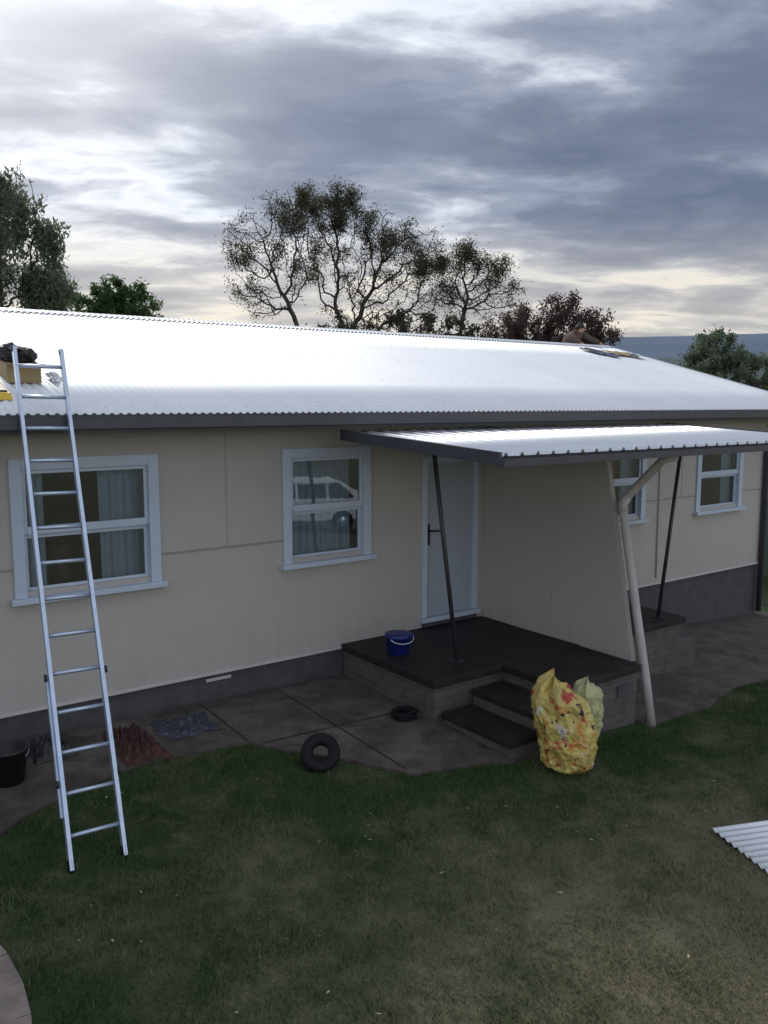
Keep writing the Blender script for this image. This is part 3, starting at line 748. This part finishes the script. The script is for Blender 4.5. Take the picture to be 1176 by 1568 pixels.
tree('willow_tree',22,-10.0,[(-9.6,4.7,1.0),(-8.95,4.8,.6),(-9.6,3.7,1.2),(-8.6,3.2,.6),(-9.2,5.5,.5),(-10.8,5.2,1.4),(-8.4,4.2,.45),(-9.0,2.6,.95),(-10.9,3.2,1.3)],LM_s,1000,.19,34000,.068,.10,.11,2.0,droop=.5,tip=.008,patch=1.6)
tree('leafy_tree',30,-9.5,[(-9.45,3.7,.8),(-8.45,3.45,.7),(-10.8,3.4,.5),(-10.2,2.9,.8),(-9.1,2.9,1.0),(-8.1,2.9,.6)],LM_g,700,.2,12000,.08,.09,.10,1.6,patch=1.2)
tree('leafy_tree.001',40,15.6,[(15.4,2.4,1.1),(14.6,1.8,.9),(16.4,1.7,1.2),(17.8,1.2,1.1),(15.5,1.2,1.5),(19,1.0,1.2)],LM_s,800,.24,16000,.09,.12,.14,.5,patch=1.2)

def ridge(name,dist,h0,h1,hh,ns,mat_,top,amp,base=-6):
    V=[];n=ns
    for i in range(n):
        a=math.radians(h0+(h1-h0)*i/(n-1));x=dist*math.sin(a);y=-7.8+dist*math.cos(a)
        z=top+amp*mnoise.fractal(Vector((a*hh,dist*.01,0)),.8,2.1,6)
        for k,(f,dd) in enumerate(((0,-.35),(.45,-.18),(.8,-.07),(1,0),(.6,.2))):
            xx=x*(1+dd);yy=-7.8+(y+7.8)*(1+dd)
            V.append((xx,yy,base+(z-base)*f*(1+ (.08*mnoise.noise(Vector((xx*.01,yy*.01,0))) if 0<k<3 else 0))))
    F=[]
    for i in range(n-1):
        for k in range(4): F.append((i*5+k,(i+1)*5+k,(i+1)*5+k+1,i*5+k+1))
    return mesh_obj(name,V,F,mat_,None,True)
M['hill']=mat('hazy_hill',(.085,.125,.185),1,.08,.004)  # distance haze put into the blue-grey base colour
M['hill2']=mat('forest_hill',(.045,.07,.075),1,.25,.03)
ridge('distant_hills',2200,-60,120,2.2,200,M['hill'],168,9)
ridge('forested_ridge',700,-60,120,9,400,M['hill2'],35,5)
n=16000
a=np.radians(rng.uniform(-35,80,n));dd=rng.uniform(90,130,n)
hx_=6+2.2*np.array([mnoise.noise(Vector((q*22,0,3))) for q in a]);
c=np.stack([dd*np.sin(a),-7.8+dd*np.cos(a),-1+hx_*rng.random(n)**.6],1)
d1=rng.normal(size=(n,3));d1/=np.linalg.norm(d1,axis=1)[:,None];d2=np.cross(d1,rng.normal(size=(n,3)));d2/=np.linalg.norm(d2,axis=1)[:,None]
s=rng.uniform(.3,.8,n)[:,None]
np_mesh('distant_treeline',np.stack([c-d1*s,c+d2*s*.6,c+d1*s,c-d2*s*.6],1).reshape(-1,3),np.arange(n*4).reshape(-1,4),LM_d,None,False,np.repeat(rng.random(n),4))

# ------------------------------------------------------------ fence to the right
FN=empty('steel_fence')
V=[];xs_=np.arange(15.2,60,.06)
for i,x in enumerate(xs_):
    yy=2.2+(.02 if (i//2)%2 else 0);V+=[(x,yy,g(x,2)-.1),(x,yy,g(x,2)+1.75)]
F=[(2*i,2*i+2,2*i+3,2*i+1) for i in range(len(xs_)-1)]
mesh_obj('infill',V,F,M['fence'],FN)
boxes('top_rail',[(15.2,60,2.17,2.25,g(20,2)+1.75,g(20,2)+1.79)],M['fence'],FN)
boxes('posts',[(x,x+.06,2.16,2.26,g(20,2)-.2,g(20,2)+1.80) for x in np.arange(15.2,60,2.4)],M['fence'],FN)

# ------------------------------------------------------------ grass blades
def blades():
    n=320000
    r=2.2+ (rng.random(n)**.85)*9.5
    a=YAW+np.radians(rng.uniform(-31,31,n));x=r*np.sin(a);y=CAMY+r*np.cos(a)
    jx=x+rng.normal(0,.022,n);jy=y+rng.normal(0,.022,n)
    k=(y<-.3)&~inside(PATH_L,jx,jy)&~inside(PATH_R,jx,jy)&~((x>5.1)&(x<7.35)&(y>-2.62))&~((x<.95)&(y<-2.3))
    x=x[k];y=y[k];n=len(x)
    clump=np.array([mnoise.noise(Vector((q*3.1,w*3.1,0)))+.6*mnoise.noise(Vector((q*11,w*11,4))) for q,w in zip(x,y)]) 
    z=gnp(x,y);h=(.018+.024*rng.random(n))*np.clip(1+.9*clump,.25,2.2);w=.0024+.002*rng.random(n)
    th=rng.random(n)*2*np.pi;lean=rng.normal(0,.6,(n,2))*h[:,None]
    dx=np.cos(th)*w;dy=np.sin(th)*w
    V=np.stack([np.stack([x-dx,y-dy,z-.003],1),np.stack([x+dx,y+dy,z-.003],1),np.stack([x+lean[:,0],y+lean[:,1],z+h],1)],1).reshape(-1,3)
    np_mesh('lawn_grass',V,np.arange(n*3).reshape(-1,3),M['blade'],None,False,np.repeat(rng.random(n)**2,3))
blades()
n=900;r=2.4+rng.random(n)*6.5;a=YAW+np.radians(rng.uniform(-28,28,n));x=r*np.sin(a);y=CAMY+r*np.cos(a)
cl_=np.array([mnoise.noise(Vector((q*1.1,w*1.1,9))) for q,w in zip(x,y)])
k=(y<-1)&~((x>5.1)&(x<7.5)&(y>-2.8))&(rng.random(n)<.35+cl_*1.6);x=x[k];y=y[k];n=len(x);z=gnp(x,y)+.03
d1=rng.normal(size=(n,3));d1[:,2]*=.2;d1/=np.linalg.norm(d1,axis=1)[:,None];d2=np.cross(d1,[0,0,1]);s=(.005+.018*rng.random(n)**4)[:,None]
c=np.stack([x,y,z],1)
M['litter']=mat('dry_leaf',(.38,.32,.23),.8,.4,30)
np_mesh('leaf_litter',np.stack([c-d1*s,c+d2*s*.4,c+d1*s,c-d2*s*.4],1).reshape(-1,3),np.arange(n*4).reshape(-1,4),M['litter'])

# ------------------------------------------------------------ parked car (seen only as a reflection in the window)
CR=empty('parked_car',(13.2,-14.6,g(13.2,-14.6)))
lo=[(-2.2,.35),(-2.22,.75),(-2.1,.98),(-1.3,1.05),(2.05,1.05),(2.2,.9),(2.2,.35)]
def extr(name,prof,w0,w1,zsplit,mat_,par):
    V=[];n=len(prof)
    for s in (-1,1):
        for x,z in prof: V.append((x,s*(w0 if z<zsplit else w1),z))
    F=[tuple(range(n)),tuple(range(2*n-1,n-1,-1))]+[(i,i+n,(i+1)%n+n,(i+1)%n) for i in range(n)]
    o=mesh_obj(name,V,F,mat_,par);m=o.modifiers.new('b','BEVEL');m.width=.05;m.segments=3;return o
extr('lower_body',lo,.88,.88,9,M['carwhite'],CR)
extr('cabin',[(-1.3,1.02),(-.75,1.48),(-.5,1.55),(1.1,1.57),(1.85,1.2),(1.95,1.02)],.86,.68,1.1,M['carwhite'],CR)
M['carglass']=mat('car_glass',(.02,.025,.03),.1,.05,3)
for s in (-1,1):
    for a0,a1,b0,b1 in ((-1.05,-.1,-.62,-.1),(0.0,.85,0.0,.85),(.95,1.7,.95,1.25)):
        yb,yt=s*.875,s*.715
        mesh_obj('side_window',[(a0,yb,1.08),(a1,yb,1.08),(b1,yt,1.47),(b0,yt,1.47)],[(0,1,2,3)],M['carglass'],CR)
    for wx in (-1.35,1.35):
        ring=[(wx+.25*math.cos(q),s*.86,.33+.25*math.sin(q)) for q in np.linspace(0,2*math.pi,25)[:-1]]
        tube('wheel',ring,.085,M['rubber'],CR,10,True)
        tube('hub',[(wx,s*.80,.33),(wx,s*.89,.33)],.19,M['alu'],CR,20)
CR.rotation_euler=(0,0,math.radians(25))

# ------------------------------------------------------------ light
SUN_AZ=math.radians(6);SUN_EL=math.radians(39)
sd_=Vector((math.sin(SUN_AZ)*math.cos(SUN_EL),math.cos(SUN_AZ)*math.cos(SUN_EL),math.sin(SUN_EL)))
sl=bpy.data.lights.new('sun','SUN');sl.energy=2.0;sl.angle=math.radians(12);sl.color=(1,.96,.90)
so=link(bpy.data.objects.new('sun',sl));so.rotation_euler=sd_.to_track_quat('Z','Y').to_euler()

wd=bpy.data.worlds.new('World');scene.world=wd;wd.use_nodes=True;nt=NT(wd.node_tree);wd.node_tree.nodes.clear()
out=nt.n('ShaderNodeOutputWorld');bg=nt.n('ShaderNodeBackground');STR=.1;bg.inputs[1].default_value=STR
sky=nt.n('ShaderNodeTexSky');sky.sky_type='NISHITA';sky.sun_disc=False;sky.sun_elevation=SUN_EL;sky.sun_rotation=SUN_AZ;sky.air_density=1.;sky.dust_density=2
tc=nt.n('ShaderNodeTexCoord').outputs['Generated'];sp=nt.n('ShaderNodeSeparateXYZ',i_0=tc)
x,y,z=sp.outputs
zc=nt.math('MAXIMUM',z,0.0);den=nt.math('ADD',zc,.12)
cy_,sy_=math.cos(YAW),math.sin(YAW)
lat=nt.math('SUBTRACT',nt.math('MULTIPLY',x,cy_),nt.math('MULTIPLY',y,sy_))
fw=nt.math('ADD',nt.math('MULTIPLY',x,sy_),nt.math('MULTIPLY',y,cy_))
lat2=nt.math('DIVIDE',lat,den);fw2=nt.math('DIVIDE',fw,den)
cb=nt.n('ShaderNodeCombineXYZ');nt.set(cb.inputs[0],nt.math('MULTIPLY',lat2,.70));nt.set(cb.inputs[1],nt.math('MULTIPLY_ADD',lat2,-.05,fw2));cb.inputs[2].default_value=11.3
big=nt.noise(cb.outputs[0],1.15,2,.5,.2);det=nt.noise(cb.outputs[0],3.4,7,.56,.25)
dens=nt.math('ADD',nt.math('MULTIPLY',big,.60),nt.math('MULTIPLY',det,.40))
K=1/STR
def kc(c): return tuple(v*K for v in c)
fr=nt.ramp(dens,[(.38,(.6,.6,.6)),(.425,(1,1,1)),(.455,(.66,.66,.66)),(.49,(.30,.30,.30)),(.55,(.09,.09,.09)),(.63,(0,0,0)),(.70,(.10,.10,.10))])
cl=nt.mix(fr,(*kc((.120,.155,.245)),1),(*kc((.80,.85,.94)),1))
hz=nt.ramp(z,[(0.0,(1,1,1)),(.11,(.85,.85,.85)),(.21,(.0,.0,.0))])
hzn=nt.math('MULTIPLY',hz,nt.math('MULTIPLY_ADD',fr,1.1,.38),clamp=True)
cl=nt.mix(hzn,cl,(*kc((.88,.81,.70)),1))
dt=nt.n('ShaderNodeVectorMath');dt.operation='DOT_PRODUCT';nt.set(dt.inputs[0],tc);dt.inputs[1].default_value=sd_
dv=nt.math('MAXIMUM',dt.outputs['Value'],0)
gl=nt.math('MULTIPLY',nt.math('POWER',dv,19),nt.math('MULTIPLY_ADD',fr,1.2,1.25))
cl=nt.mix(nt.math('MINIMUM',gl,1.),cl,(*kc((1.4,1.43,1.45)),1))
# front-lit clouds behind the viewer, boosted to fill the shaded front walls
back=nt.math('MULTIPLY_ADD',nt.math('MINIMUM',nt.math('SUBTRACT',dt.outputs['Value'],.35),0.),-1.15,1.05)
vm=nt.n('ShaderNodeVectorMath');vm.operation='SCALE';nt.set(vm.inputs[0],cl);nt.set(vm.inputs['Scale'],back)
fin=nt.mix(.92,sky.outputs[0],vm.outputs[0])
nt.set(bg.inputs[0],fin);nt.set(out.inputs[0],bg.outputs[0])

# ------------------------------------------------------------ camera
cd=bpy.data.cameras.new('camera');co=link(bpy.data.objects.new('camera',cd));scene.camera=co
cd.sensor_fit='VERTICAL';cd.sensor_height=24;cd.lens=24*1292.2/1568;cd.clip_start=.05;cd.clip_end=8000
p_=.1273
Fv=Vector((math.sin(YAW)*math.cos(p_),math.cos(YAW)*math.cos(p_),-math.sin(p_)));Rv=Vector((math.cos(YAW),-math.sin(YAW),0));Uv=Rv.cross(Fv)
co.matrix_world=Matrix(((Rv.x,Uv.x,-Fv.x,0),(Rv.y,Uv.y,-Fv.y,CAMY),(Rv.z,Uv.z,-Fv.z,2.7707),(0,0,0,1)))
scene.view_settings.view_transform='Standard';scene.view_settings.look='None';scene.view_settings.exposure=0
